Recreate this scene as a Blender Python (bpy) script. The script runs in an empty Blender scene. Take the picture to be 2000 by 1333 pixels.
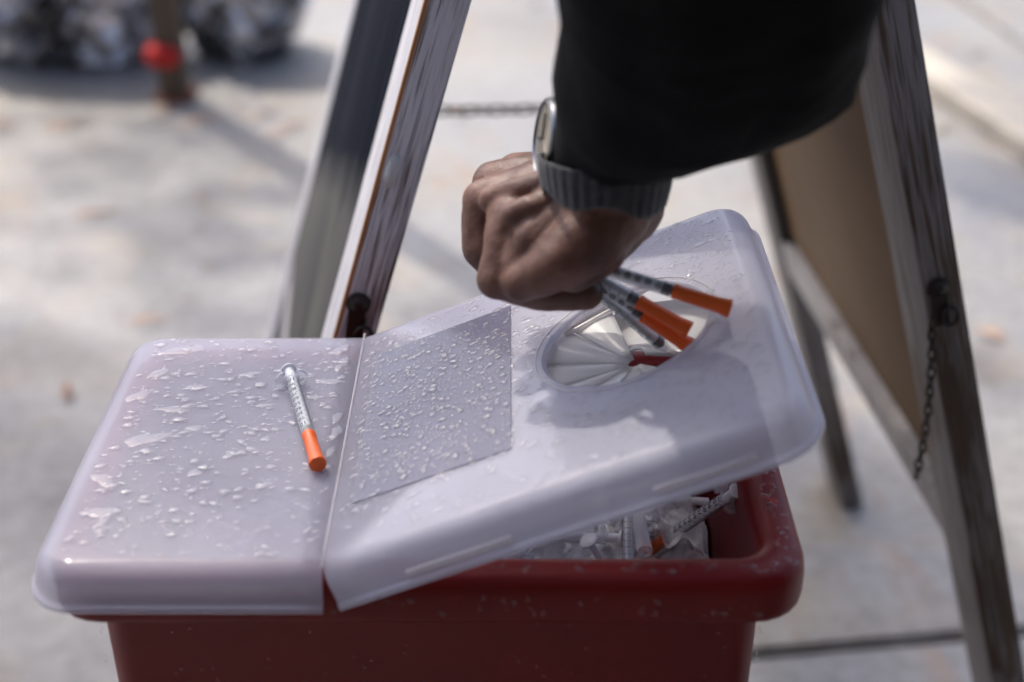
import bpy, bmesh, math, random
from math import sin, cos, pi, radians, sqrt, atan2
from mathutils import Vector, Matrix, noise

R = random.Random(7)
sc = bpy.context.scene

# ------------------------------------------------------------------ camera
CAMZ = 1.0
FPX = 2778.0
PIT = radians(29.41)
cam = bpy.data.cameras.new('camera')
camo = bpy.data.objects.new('camera', cam)
sc.collection.objects.link(camo)
camo.location = (0, 0, CAMZ)
camo.rotation_euler = (pi / 2 - PIT, 0, 0)
cam.lens = 50.0
cam.sensor_width = 36.0
cam.clip_start = 0.02
cam.clip_end = 400
cam.dof.use_dof = True
cam.dof.focus_distance = 0.745
cam.dof.aperture_fstop = 3.9
cam.dof.aperture_blades = 0
sc.camera = camo

# ------------------------------------------------------------------ light
SUN = Vector((-0.42, 0.55, 1.0)).normalized()
sun_el = math.asin(SUN.z)
world = bpy.data.worlds.new('World')
sc.world = world
world.use_nodes = True
wn = world.node_tree
sky = wn.nodes.new('ShaderNodeTexSky')
sky.sky_type = 'NISHITA'
sky.sun_disc = False
sky.sun_elevation = sun_el
sky.sun_rotation = atan2(SUN.x, SUN.y)
sky.air_density = 0.8
sky.dust_density = 4.0
sky.ozone_density = 1.0
bg = wn.nodes['Background']
wn.links.new(sky.outputs[0], bg.inputs[0])
bg.inputs[1].default_value = 0.15
sl = bpy.data.lights.new('sun', 'SUN')
sl.energy = 2.1
sl.angle = radians(0.53)
sl.color = (1.0, 0.93, 0.82)
so = bpy.data.objects.new('sun', sl)
sc.collection.objects.link(so)
so.rotation_euler = SUN.to_track_quat('Z', 'Y').to_euler()
so.location = (-3, 4, 7)
sc.view_settings.view_transform = 'Standard'
sc.view_settings.look = 'None'
sc.view_settings.exposure = 1.08
sc.view_settings.gamma = 1
sc.view_settings.use_curve_mapping = False
sc.cycles.use_denoising = True
sc.cycles.max_bounces = 10
sc.cycles.transmission_bounces = 8
sc.cycles.transparent_max_bounces = 16
sc.cycles.sample_clamp_indirect = 6

# ------------------------------------------------------------------ helpers
def ray(x, y):
    """direction through a point of the picture, at unit depth"""
    a = (x - 1000) / FPX
    b = -(y - 666.5) / FPX
    return Vector((a, cos(PIT) + b * sin(PIT), -sin(PIT) + b * cos(PIT)))

def atz(x, y, d):
    return ray(x, y) * d + Vector((0, 0, CAMZ))

def onh(x, y, h):
    r = ray(x, y)
    return r * ((h - CAMZ) / r.z) + Vector((0, 0, CAMZ))

def link(o, parent=None):
    sc.collection.objects.link(o)
    if parent is not None:
        o.parent = parent
    return o

def tag(o, label=None, cat=None, group=None, kind=None):
    if label: o['label'] = label
    if cat: o['category'] = cat
    if group: o['group'] = group
    if kind: o['kind'] = kind
    return o

def empty(name, loc=(0, 0, 0), parent=None):
    o = bpy.data.objects.new(name, None)
    o.location = loc
    o.empty_display_size = 0.02
    return link(o, parent)

def obj(name, bm, mat, parent=None, smooth=False, angle=None):
    me = bpy.data.meshes.new(name)
    bm.normal_update()
    bm.to_mesh(me)
    bm.free()
    if smooth:
        for p in me.polygons: p.use_smooth = True
        if angle is not None:
            me.set_sharp_from_angle(angle=radians(angle))
    if mat: me.materials.append(mat)
    return link(bpy.data.objects.new(name, me), parent)

def box(bm, x0, x1, y0, y1, z0, z1, M=None):
    vs = [Vector((x, y, z)) for z in (z0, z1) for y in (y0, y1) for x in (x0, x1)]
    if M: vs = [M @ v for v in vs]
    v = [bm.verts.new(p) for p in vs]
    for f in ((0, 2, 3, 1), (4, 5, 7, 6), (0, 1, 5, 4), (2, 6, 7, 3), (0, 4, 6, 2), (1, 3, 7, 5)):
        bm.faces.new([v[i] for i in f])
    return v

def bevel(bm, w, seg=2):
    bmesh.ops.bevel(bm, geom=bm.edges[:], offset=w, segments=seg, affect='EDGES', profile=0.5)

def lathe(bm, prof, n=24, M=None, cap0=False, cap1=False, wob=None):
    """profile of (axis x, radius) turned about X"""
    rings = []
    for x, r in prof:
        ring = []
        for i in range(n):
            a = 2 * pi * i / n
            p = Vector((x, r * cos(a), r * sin(a)))
            if M: p = M @ p
            ring.append(bm.verts.new(p))
        rings.append(ring)
    for a, b in zip(rings, rings[1:]):
        for i in range(n):
            bm.faces.new((a[i], a[(i + 1) % n], b[(i + 1) % n], b[i]))
    if cap0: bm.faces.new(rings[0][::-1])
    if cap1: bm.faces.new(rings[-1])
    return rings

def loft(bm, rings, close=True, cap0=False, cap1=False):
    R_ = [[bm.verts.new(p) for p in r] for r in rings]
    n = len(R_[0])
    for a, b in zip(R_, R_[1:]):
        for i in range(n if close else n - 1):
            bm.faces.new((a[i], a[(i + 1) % n], b[(i + 1) % n], b[i]))
    if cap0: bm.faces.new(R_[0][::-1])
    if cap1: bm.faces.new(R_[-1])
    return R_

def tube(bm, pts, r, n=8, closed=False):
    pts = [Vector(p) for p in pts]
    N = len(pts)
    rings = []
    up = Vector((0.123, 0.31, 0.94)).normalized()
    for i, p in enumerate(pts):
        a = pts[(i - 1) % N] if (closed or i > 0) else p
        b = pts[(i + 1) % N] if (closed or i < N - 1) else p
        t = (b - a).normalized()
        u = t.cross(up)
        if u.length < 0.05: u = t.cross(Vector((1, 0, 0)))
        u.normalize(); w = t.cross(u)
        rr = r[i] if isinstance(r, (list, tuple)) else r
        rings.append([p + (u * cos(2 * pi * k / n) + w * sin(2 * pi * k / n)) * rr for k in range(n)])
    if closed:
        V = [[bm.verts.new(q) for q in rg] for rg in rings]
        for i in range(N):
            a, b = V[i], V[(i + 1) % N]
            for k in range(n):
                bm.faces.new((a[k], a[(k + 1) % n], b[(k + 1) % n], b[k]))
    else:
        loft(bm, rings, True, True, True)

# ------------------------------------------------------------------ materials
class Mt:
    def __init__(s, name):
        s.m = bpy.data.materials.new(name)
        s.m.use_nodes = True
        s.t = s.m.node_tree
        s.b = s.t.nodes['Principled BSDF']
        s.out = s.t.nodes['Material Output']
    def n(s, kind, **kw):
        nd = s.t.nodes.new(kind)
        for k, v in kw.items():
            if k in nd.inputs.keys(): nd.inputs[k].default_value = v
            else: setattr(nd, k, v)
        return nd
    def l(s, a, b): s.t.links.new(a, b)
    def set(s, **kw):
        for k, v in kw.items():
            s.b.inputs[k.replace('_', ' ')].default_value = v
        return s
    def coords(s, scale=(1, 1, 1), obj=True):
        tc = s.n('ShaderNodeTexCoord')
        mp = s.n('ShaderNodeMapping')
        mp.inputs['Scale'].default_value = scale
        s.l(tc.outputs['Object' if obj else 'Generated'], mp.inputs[0])
        return mp.outputs[0]
    def noise(s, co, scale, detail=4, rough=0.55, dist=0.0):
        nz = s.n('ShaderNodeTexNoise')
        nz.inputs['Scale'].default_value = scale
        nz.inputs['Detail'].default_value = detail
        nz.inputs['Roughness'].default_value = rough
        nz.inputs['Distortion'].default_value = dist
        s.l(co, nz.inputs['Vector'])
        return nz.outputs['Fac']
    def ramp(s, fac, stops):
        r = s.n('ShaderNodeValToRGB')
        e = r.color_ramp.elements
        while len(e) < len(stops): e.new(0.5)
        for el, (p, c) in zip(e, stops):
            el.position = p
            el.color = c if len(c) == 4 else (*c, 1)
        s.l(fac, r.inputs[0])
        return r.outputs[0]
    def mix(s, fac, a, b, blend='MIX'):
        m = s.n('ShaderNodeMix', data_type='RGBA', blend_type=blend)
        for sock, v in ((m.inputs[0], fac), (m.inputs[6], a), (m.inputs[7], b)):
            if hasattr(v, 'links'): s.l(v, sock)
            else: sock.default_value = v if not isinstance(v, tuple) or len(v) == 4 else (*v, 1)
        return m.outputs[2]
    def bump(s, h, strength=0.3, dist=0.002, prev=None):
        b = s.n('ShaderNodeBump')
        b.inputs['Strength'].default_value = strength
        b.inputs['Distance'].default_value = dist
        s.l(h, b.inputs['Height'])
        if prev is not None: s.l(prev, b.inputs['Normal'])
        return b.outputs[0]
    def col(s, v): s.l(v, s.b.inputs['Base Color'])
    def nor(s, v): s.l(v, s.b.inputs['Normal'])

def simple(name, c, rough=0.5, **kw):
    m = Mt(name)
    m.set(Base_Color=(*c, 1), Roughness=rough, **kw)
    return m

# lid: frosted polypropylene
def lid_mat(name, c=(0.77, 0.79, 0.90), clear=0.50, rough=0.16):
    m = Mt(name)
    co = m.coords()
    n1 = m.noise(co, 35, 3)
    n2 = m.noise(co, 900, 2)
    bn = m.bump(n1, 0.12, 0.002)
    bn2 = m.bump(n2, 0.05, 0.0003, bn)
    m.set(Roughness=rough, IOR=1.5, Coat_Weight=0.5, Coat_Roughness=0.06)
    m.b.inputs['Base Color'].default_value = (*c, 1)
    m.nor(bn2)
    tr = m.n('ShaderNodeBsdfTranslucent'); tr.inputs[0].default_value = (*c, 1)
    m.l(bn, tr.inputs['Normal'])
    mx = m.n('ShaderNodeMixShader'); mx.inputs[0].default_value = 0.42
    m.l(m.b.outputs[0], mx.inputs[1]); m.l(tr.outputs[0], mx.inputs[2])
    rf = m.n('ShaderNodeBsdfRefraction'); rf.inputs['IOR'].default_value = 1.08
    rf.inputs['Roughness'].default_value = 0.16
    rf.inputs['Color'].default_value = (0.93, 0.9, 0.93, 1)
    mx2 = m.n('ShaderNodeMixShader'); mx2.inputs[0].default_value = clear * 0.5
    m.l(mx.outputs[0], mx2.inputs[1]); m.l(rf.outputs[0], mx2.inputs[2])
    tp = m.n('ShaderNodeBsdfTransparent'); tp.inputs[0].default_value = (0.97, 0.95, 0.97, 1)
    mx3 = m.n('ShaderNodeMixShader'); mx3.inputs[0].default_value = clear * 0.94
    m.l(mx2.outputs[0], mx3.inputs[1]); m.l(tp.outputs[0], mx3.inputs[2])
    m.l(mx3.outputs[0], m.out.inputs[0])
    return m.m
M_lid = lid_mat('frosted_lid_plastic')
M_lid2 = lid_mat('denser_frosted_lid_plastic', (0.79, 0.80, 0.90), 0.33)
M_label = lid_mat('greyed_label_film', (0.30, 0.295, 0.39), 0.12, 0.2)
M_inner = lid_mat('white_inner_plastic', (0.9, 0.9, 0.9), 0.04, 0.22)
M_baffle = simple('grey_baffle_plastic', (0.5, 0.5, 0.51), 0.3).m
M_lip = lid_mat('lid_lip_plastic', (0.86, 0.84, 0.84), 0.25)

m = Mt('water_glass')
m.t.nodes.remove(m.b)
g = m.n('ShaderNodeBsdfGlass'); g.inputs['IOR'].default_value = 1.33; g.inputs['Roughness'].default_value = 0.0
tp = m.n('ShaderNodeBsdfTransparent'); gl = m.n('ShaderNodeBsdfGlossy'); gl.inputs['Roughness'].default_value = 0.10
lw = m.n('ShaderNodeLayerWeight'); lw.inputs[0].default_value = 0.5
pw = m.n('ShaderNodeMath', operation='POWER'); m.l(lw.outputs['Facing'], pw.inputs[0]); pw.inputs[1].default_value = 4.0
fr = m.n('ShaderNodeMapRange'); m.l(pw.outputs[0], fr.inputs[0]); fr.inputs[3].default_value = 0.07; fr.inputs[4].default_value = 0.9
mx = m.n('ShaderNodeMixShader'); m.l(fr.outputs[0], mx.inputs[0]); m.l(tp.outputs[0], mx.inputs[1]); m.l(gl.outputs[0], mx.inputs[2])
mx2 = m.n('ShaderNodeMixShader'); mx2.inputs[0].default_value = 0.2
m.l(mx.outputs[0], mx2.inputs[1]); m.l(g.outputs[0], mx2.inputs[2])
m.l(mx2.outputs[0], m.out.inputs[0]); M_water = m.m

# red tub plastic
m = Mt('red_tub_plastic'); co = m.coords()
n1 = m.noise(co, 14, 4)
m.col(m.ramp(n1, [(0.3, (0.14, 0.003, 0.003)), (0.7, (0.195, 0.005, 0.0045))]))
m.set(Roughness=0.42); m.b.inputs['Specular IOR Level'].default_value = 0.3; m.nor(m.bump(m.noise(co, 600, 3), 0.12, 0.0004)); M_red = m.m

M_orange = simple('orange_cap_plastic', (0.86, 0.135, 0.012), 0.30, Subsurface_Weight=0.15, Subsurface_Radius=(0.004, 0.001, 0.0005)).m
M_white = simple('white_plunger_plastic', (0.84, 0.85, 0.87), 0.35).m
M_black = simple('black_rubber_stopper', (0.012, 0.013, 0.018), 0.35).m
M_ink = simple('black_scale_ink', (0.012, 0.012, 0.016), 0.5).m
M_steel = simple('steel_watch_case', (0.20, 0.205, 0.22), 0.3, Metallic=1.0).m
M_dial = simple('cream_watch_dial', (0.33, 0.30, 0.23), 0.15, Coat_Weight=1.0).m
M_iron = simple('rusty_dark_iron', (0.035, 0.028, 0.025), 0.45, Metallic=0.6).m

m = Mt('clear_barrel_plastic')
m.set(Base_Color=(0.9, 0.92, 0.95, 1), Roughness=0.12)
tp = m.n('ShaderNodeBsdfTransparent'); tp.inputs[0].default_value = (0.97, 0.98, 0.99, 1)
mx = m.n('ShaderNodeMixShader')
lw = m.n('ShaderNodeLayerWeight'); lw.inputs[0].default_value = 0.35
mr = m.n('ShaderNodeMapRange'); mr.inputs[3].default_value = 0.13; mr.inputs[4].default_value = 0.75
m.l(lw.outputs['Facing'], mr.inputs[0]); m.l(mr.outputs[0], mx.inputs[0])
m.l(tp.outputs[0], mx.inputs[1]); m.l(m.b.outputs[0], mx.inputs[2])
m.l(mx.outputs[0], m.out.inputs[0]); M_clear = m.m

m = Mt('clear_wrapper_film')
m.set(Base_Color=(0.95, 0.95, 0.97, 1), Roughness=0.12)
tp = m.n('ShaderNodeBsdfTransparent')
mx = m.n('ShaderNodeMixShader'); mx.inputs[0].default_value = 0.5
m.nor(m.bump(m.noise(m.coords(), 260, 4), 0.8, 0.003))
m.l(tp.outputs[0], mx.inputs[1]); m.l(m.b.outputs[0], mx.inputs[2])
m.l(mx.outputs[0], m.out.inputs[0]); M_film = m.m

# skin
m = Mt('brown_skin'); co = m.coords()
n1 = m.noise(co, 55, 5, 0.6); n2 = m.noise(co, 420, 4, 0.6)
c1 = m.ramp(n1, [(0.30, (0.080, 0.032, 0.020)), (0.52, (0.140, 0.062, 0.040)), (0.75, (0.22, 0.102, 0.070))])
m.col(c1)
m.set(Roughness=0.48, Subsurface_Weight=0.12, Subsurface_Radius=(0.006, 0.002, 0.001), Subsurface_Scale=1.0)
vo = m.n('ShaderNodeTexVoronoi', feature='DISTANCE_TO_EDGE'); vo.inputs['Scale'].default_value = 420
m.l(co, vo.inputs['Vector'])
b1 = m.bump(n1, 0.5, 0.0025); b2 = m.bump(vo.outputs[0], 0.25, 0.0006, b1)
m.nor(m.bump(n2, 0.3, 0.0006, b2)); M_skin = m.m

# cloth
m = Mt('black_jacket_cloth'); co = m.coords()
m.set(Base_Color=(0.0055, 0.0055, 0.0065, 1), Roughness=0.85); m.b.inputs['Specular IOR Level'].default_value = 0.12
m.nor(m.bump(m.noise(co, 18, 4, 0.5, 0.8), 0.6, 0.01, m.bump(m.noise(co, 900, 2), 0.3, 0.0004))); M_jacket = m.m
m = Mt('grey_knit_cuff'); co = m.coords()
m.col(m.ramp(m.noise(co, 300, 3), [(0.3, (0.016, 0.017, 0.020)), (0.7, (0.042, 0.044, 0.052))]))
m.set(Roughness=0.95, Sheen_Weight=0.3)
m.nor(m.bump(m.noise(co, 900, 3), 0.6, 0.0008)); M_cuff = m.m
M_trouser = simple('dark_denim', (0.03, 0.034, 0.05), 0.9).m
M_hair = simple('dark_hair', (0.015, 0.012, 0.01), 0.6).m

# worn painted wood; local Z runs along the piece
def wood_mat(name, paint, wear, edge_x=None, edge_y=None):
    m = Mt(name); co = m.coords((1, 1, 1))
    cg = m.coords((330, 330, 9)); cl = m.coords((700, 700, 10)); cb = m.coords((22, 22, 7))
    g1 = m.noise(cg, 1.0, 4, 0.6, 0.6); g2 = m.noise(cl, 1.0, 3, 0.5, 0.4); big = m.noise(cb, 1.0, 3, 0.5)
    ad = m.n('ShaderNodeMath', operation='ADD'); m.l(g1, ad.inputs[0]); m.l(big, ad.inputs[1])
    ad2 = m.n('ShaderNodeMath', operation='MULTIPLY_ADD'); m.l(g2, ad2.inputs[0]); ad2.inputs[1].default_value = 0.55; m.l(ad.outputs[0], ad2.inputs[2])
    spz = m.n('ShaderNodeSeparateXYZ'); m.l(co, spz.inputs[0])
    fy = m.n('ShaderNodeMapRange'); m.l(spz.outputs[1], fy.inputs[0]); fy.inputs[1].default_value = 0.0008; fy.inputs[2].default_value = 0.002; fy.inputs[3].default_value = 0.0; fy.inputs[4].default_value = -0.09
    fz = m.n('ShaderNodeMapRange'); m.l(spz.outputs[2], fz.inputs[0]); fz.inputs[1].default_value = 0.55; fz.inputs[2].default_value = 0.85; fz.inputs[3].default_value = 0.06; fz.inputs[4].default_value = -0.02
    hf = m.n('ShaderNodeMath', operation='MULTIPLY_ADD'); m.l(ad2.outputs[0], hf.inputs[0]); hf.inputs[1].default_value = 0.5; m.l(fy.outputs[0], hf.inputs[2])
    hf2 = m.n('ShaderNodeMath', operation='ADD'); m.l(hf.outputs[0], hf2.inputs[0]); m.l(fz.outputs[0], hf2.inputs[1]); ad2 = hf2
    mask = m.ramp(ad2.outputs[0], [(wear - 0.02, (0, 0, 0)), (wear + 0.04, (1, 1, 1))])
    r_ = m.t.nodes
    wood = m.ramp(g2, [(0.3, (0.035, 0.022, 0.015)), (0.6, (0.10, 0.062, 0.036)), (0.8, (0.18, 0.11, 0.06))])
    pt = m.ramp(g1, [(0.36, tuple(c * 0.30 for c in paint)), (0.47, paint), (0.7, tuple(c * 0.85 for c in paint))])
    c = m.mix(mask, pt, wood)
    if edge_x is not None:
        sp = m.n('ShaderNodeSeparateXYZ'); m.l(co, sp.inputs[0])
        def near(sock, v, w):
            a = m.n('ShaderNodeMath', operation='SUBTRACT'); m.l(sock, a.inputs[0]); a.inputs[1].default_value = v
            b = m.n('ShaderNodeMath', operation='ABSOLUTE'); m.l(a.outputs[0], b.inputs[0])
            d = m.n('ShaderNodeMapRange'); m.l(b.outputs[0], d.inputs[0]); d.inputs[1].default_value = w * 0.5; d.inputs[2].default_value = w
            d.inputs[3].default_value = 1; d.inputs[4].default_value = 0
            return d.outputs[0]
        mm = m.n('ShaderNodeMath', operation='MULTIPLY'); m.l(near(sp.outputs[0], edge_x, 0.0036), mm.inputs[0]); m.l(near(sp.outputs[1], edge_y, 0.003), mm.inputs[1])
        c = m.mix(mm.outputs[0], c, (0.32, 0.13, 0.035))
    m.col(c)
    m.set(Roughness=0.65)
    m.nor(m.bump(mask, 0.5, -0.0008, m.bump(g2, 0.4, 0.0007))); return m.m

m = Mt('chalkboard_slate'); co = m.coords()
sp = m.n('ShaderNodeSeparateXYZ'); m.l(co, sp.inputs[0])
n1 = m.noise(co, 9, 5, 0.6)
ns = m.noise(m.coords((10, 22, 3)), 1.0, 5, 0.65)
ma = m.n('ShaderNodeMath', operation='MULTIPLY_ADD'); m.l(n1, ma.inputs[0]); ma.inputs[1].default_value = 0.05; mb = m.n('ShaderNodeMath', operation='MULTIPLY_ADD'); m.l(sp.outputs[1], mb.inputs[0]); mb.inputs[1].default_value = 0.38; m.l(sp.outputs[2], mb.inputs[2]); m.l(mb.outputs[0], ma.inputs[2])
refl_zone = m.ramp(ma.outputs[0], [(0.685, (1, 1, 1)), (0.73, (0, 0, 0))])  # paler lower zone paints a slanted reflection into the board colour
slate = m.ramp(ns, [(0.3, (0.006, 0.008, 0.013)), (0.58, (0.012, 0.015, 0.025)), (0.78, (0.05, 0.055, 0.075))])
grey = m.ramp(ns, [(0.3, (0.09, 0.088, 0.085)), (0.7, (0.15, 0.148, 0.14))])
m.col(m.mix(refl_zone, slate, grey)); m.set(Roughness=0.9); m.b.inputs['Specular IOR Level'].default_value = 0.04; M_slate = m.m

m = Mt('brown_hardboard'); co = m.coords((3, 3, 3))
m.col(m.ramp(m.noise(co, 2, 5), [(0.3, (0.15, 0.080, 0.028)), (0.7, (0.22, 0.125, 0.045))]))
m.set(Roughness=0.7); M_hard = m.m

# concrete
def concrete(name, a, b, warm):
    m = Mt(name); co = m.coords()
    n1 = m.noise(co, 1.6, 5, 0.55, 0.4); n2 = m.noise(co, 40, 5, 0.7); n3 = m.noise(co, 4.5, 4, 0.6, 1.0); n4 = m.noise(m.coords((9, 2.4, 1)), 1.0, 4, 0.6, 1.2)
    c = m.ramp(n1, [(0.35, a), (0.65, b)])
    st = m.ramp(n3, [(0.52, (0, 0, 0)), (0.68, (1, 1, 1))])
    c = m.mix(m.mix(0.5, (0, 0, 0), st), c, warm)
    st2 = m.ramp(n4, [(0.60, (0, 0, 0)), (0.72, (0.65, 0.65, 0.65))])
    c = m.mix(st2, c, (0.22, 0.125, 0.07))
    c = m.mix(0.16, c, m.ramp(n2, [(0.3, (0.08, 0.08, 0.08)), (0.7, (0.75, 0.75, 0.75))]))
    m.col(c)
    rr = m.ramp(m.noise(co, 2.2, 3), [(0.4, (0.35, 0.35, 0.35)), (0.6, (0.75, 0.75, 0.75))])
    m.l(rr, m.b.inputs['Roughness'])
    m.nor(m.bump(n2, 0.5, 0.003)); return m.m
M_conc = concrete('pavement_concrete', (0.150, 0.145, 0.148), (0.225, 0.210, 0.190), (0.25, 0.195, 0.125))
M_joint = simple('dark_joint_grit', (0.09, 0.07, 0.05), 0.95).m
M_soil = simple('street_asphalt', (0.07, 0.07, 0.07), 0.95).m

# ------------------------------------------------------------------ ground
g = bmesh.new()
s_ = 150
vs = [g.verts.new(p) for p in ((-s_, -s_, -0.012), (s_, -s_, -0.012), (s_, s_, -0.012), (-s_, s_, -0.012))]
g.faces.new(vs)
tag(obj('ground', g, M_joint), kind='structure')
pav = tag(empty('pavement'), kind='structure')
ga = radians(7)
GM = Matrix.Rotation(ga, 4, 'Z')
p0 = Vector((0.24, 1.117, 0))
slab_me = None
SX, SY, GAP = 2.3, 2.62, 0.004
for i in range(-3, 4):
    for j in range(-3, 5):
        o_ = p0 + GM @ Vector((-1.14 + i * SX, j * SY, 0))
        if slab_me is None:
            b = bmesh.new(); box(b, GAP, SX - GAP, GAP, SY - GAP, -0.06, 0)
            bmesh.ops.bevel(b, geom=[e for e in b.edges if all(v.co.z > -0.01 for v in e.verts)], offset=0.006, segments=2, affect='EDGES')
            so_ = obj('slab', b, M_conc, pav); slab_me = so_.data
        else:
            so_ = link(bpy.data.objects.new('slab', slab_me), pav)
        so_.location = o_; so_.rotation_euler = (0, 0, ga)

# ------------------------------------------------------------------ rounded outlines
def rrect(hx, hy, r, k=7):
    pts = []
    for cx, cy, a0 in ((hx - r, hy - r, 0), (-hx + r, hy - r, pi / 2), (-hx + r, -hy + r, pi), (hx - r, -hy + r, 1.5 * pi)):
        for i in range(k):
            a = a0 + (pi / 2) * i / (k - 1)
            pts.append((cx + r * cos(a), cy + r * sin(a)))
    return pts

# ------------------------------------------------------------------ sharps container
CX, CY = -0.0385, 0.6025
HX, HY = 0.1735, 0.1055
cont = empty('sharps_container', (CX, CY, 0))
tag(cont, 'large red plastic sharps bin with a cloudy white lid, its right half propped open', 'sharps bin')
prof = [(-0.030, 0.030), (-0.0235, 0.40), (-0.0215, 0.585), (-0.0195, 0.5945), (-0.016, 0.5975), (-0.012, 0.598), (-0.006, 0.5978),
        (-0.0025, 0.5962), (-0.0006, 0.5925), (0, 0.588), (0, 0.5765), (-0.0006, 0.5735), (-0.002, 0.5725), (-0.0035, 0.5735),
        (-0.0165, 0.5745), (-0.0175, 0.572), (-0.0185, 0.5), (-0.021, 0.25), (-0.024, 0.012), (-0.030, 0.002)]
b = bmesh.new()
rings = []
for d, z in prof:
    r = max(0.010, 0.026 + d * 0.6)
    rings.append([Vector((x, y, z)) for x, y in rrect(HX + d, HY + d, r)])
loft(b, rings, True, True, True)
for v in b.verts:
    pass
tub = obj('tub', b, M_red, cont, True, 50)

def droplets(name, mat, spots, parent):
    """spots: (centre, normal, radius, height, stretch, angle, nseg, seed)"""
    vs, fs = [], []
    for (c, nrm, r, h, st, an, ns, irr) in spots:
        c = Vector(c); nrm = Vector(nrm).normalized()
        u = nrm.cross(Vector((0.02, 1, 0.03)));
        if u.length < 0.1: u = nrm.cross(Vector((0, 0, 1)))
        u.normalize()
        w = nrm.cross(u)
        ph = [R.uniform(0, 6.28) for _ in range(4)]
        base = len(vs)
        prof_ = ((1.0, 0.0), (0.93, 0.42), (0.76, 0.76), (0.45, 0.96))
        for pr, pz in prof_:
            for k in range(ns):
                a = 2 * pi * k / ns
                rr = r * pr * (1 + irr * (0.5 * sin(2 * a + ph[0]) + 0.4 * sin(3 * a + ph[1]) + 0.3 * sin(5 * a + ph[2])))
                x, y = rr * cos(a) * st, rr * sin(a) / sqrt(st)
                X, Y = x * cos(an) - y * sin(an), x * sin(an) + y * cos(an)
                vs.append(c + u * X + w * Y + nrm * (h * pz))
        vs.append(c + nrm * h)
        for q in range(3):
            for k in range(ns):
                a0 = base + q * ns + k; a1 = base + q * ns + (k + 1) % ns
                fs.append((a0, a1, a1 + ns, a0 + ns))
        for k in range(ns):
            fs.append((base + 3 * ns + k, base + 3 * ns + (k + 1) % ns, len(vs) - 1))
    me = bpy.data.meshes.new(name)
    me.from_pydata([tuple(v) for v in vs], [], fs)
    for p in me.polygons: p.use_smooth = True
    me.materials.append(mat)
    o = link(bpy.data.objects.new(name, me), parent)
    o['kind'] = 'stuff'
    return o

# water on the tub
sp_ = []
for _ in range(120):
    t = R.uniform(-0.14, 0.16)
    sp_.append(((t, -HY + 0.009 + R.uniform(-0.004, 0.004), 0.5979), (0, -0.1, 1), R.choice((0.0006, 0.0009, 0.0013, 0.002)), 0.0009, 1, 0, 10, 0.1))
for _ in range(150):
    t = R.uniform(-0.095, 0.095)
    sp_.append(((HX - 0.009 + R.uniform(-0.005, 0.004), t, 0.5979), (0.1, 0, 1), R.choice((0.0006, 0.0009, 0.0014)), 0.0008, 1, 0, 10, 0.1))
for _ in range(90):
    t = R.uniform(-0.14, 0.15)
    sp_.append(((t, -HY - 0.00005, 0.582 + R.uniform(-0.004, 0.007)), (0, -1, 0), R.choice((0.0006, 0.001, 0.0016)), 0.0009, 1, 0, 10, 0.15))
for _ in range(260):
    t = R.uniform(-0.13, 0.14); zz = R.uniform(0.46, 0.57)
    dd = -0.0175 - (0.572 - zz) / 0.072 * 0.001 if zz > 0.5 else -0.0185 - (0.5 - zz) * 0.01
    sp_.append(((t, -(HY + dd) - 0.00002, zz), (0, -1, 0), R.choice((0.0004, 0.0006, 0.0011)), 0.0006, R.choice((1, 1, 1.3)), pi / 2, 8, 0.15))
for _ in range(160):
    t = R.uniform(-0.085, 0.08); zz = R.uniform(0.42, 0.57)
    for sgn in (-1, 1):
        dd = -0.0182
        sp_.append(((sgn * (HX + dd), t - (0.0 if sgn > 0 else 0.0), zz), (sgn, 0, 0), R.choice((0.0007, 0.001, 0.0015)), 0.001, 1.2, pi / 2, 8, 0.15))
droplets('water_drops', M_water, sp_, cont)

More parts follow.
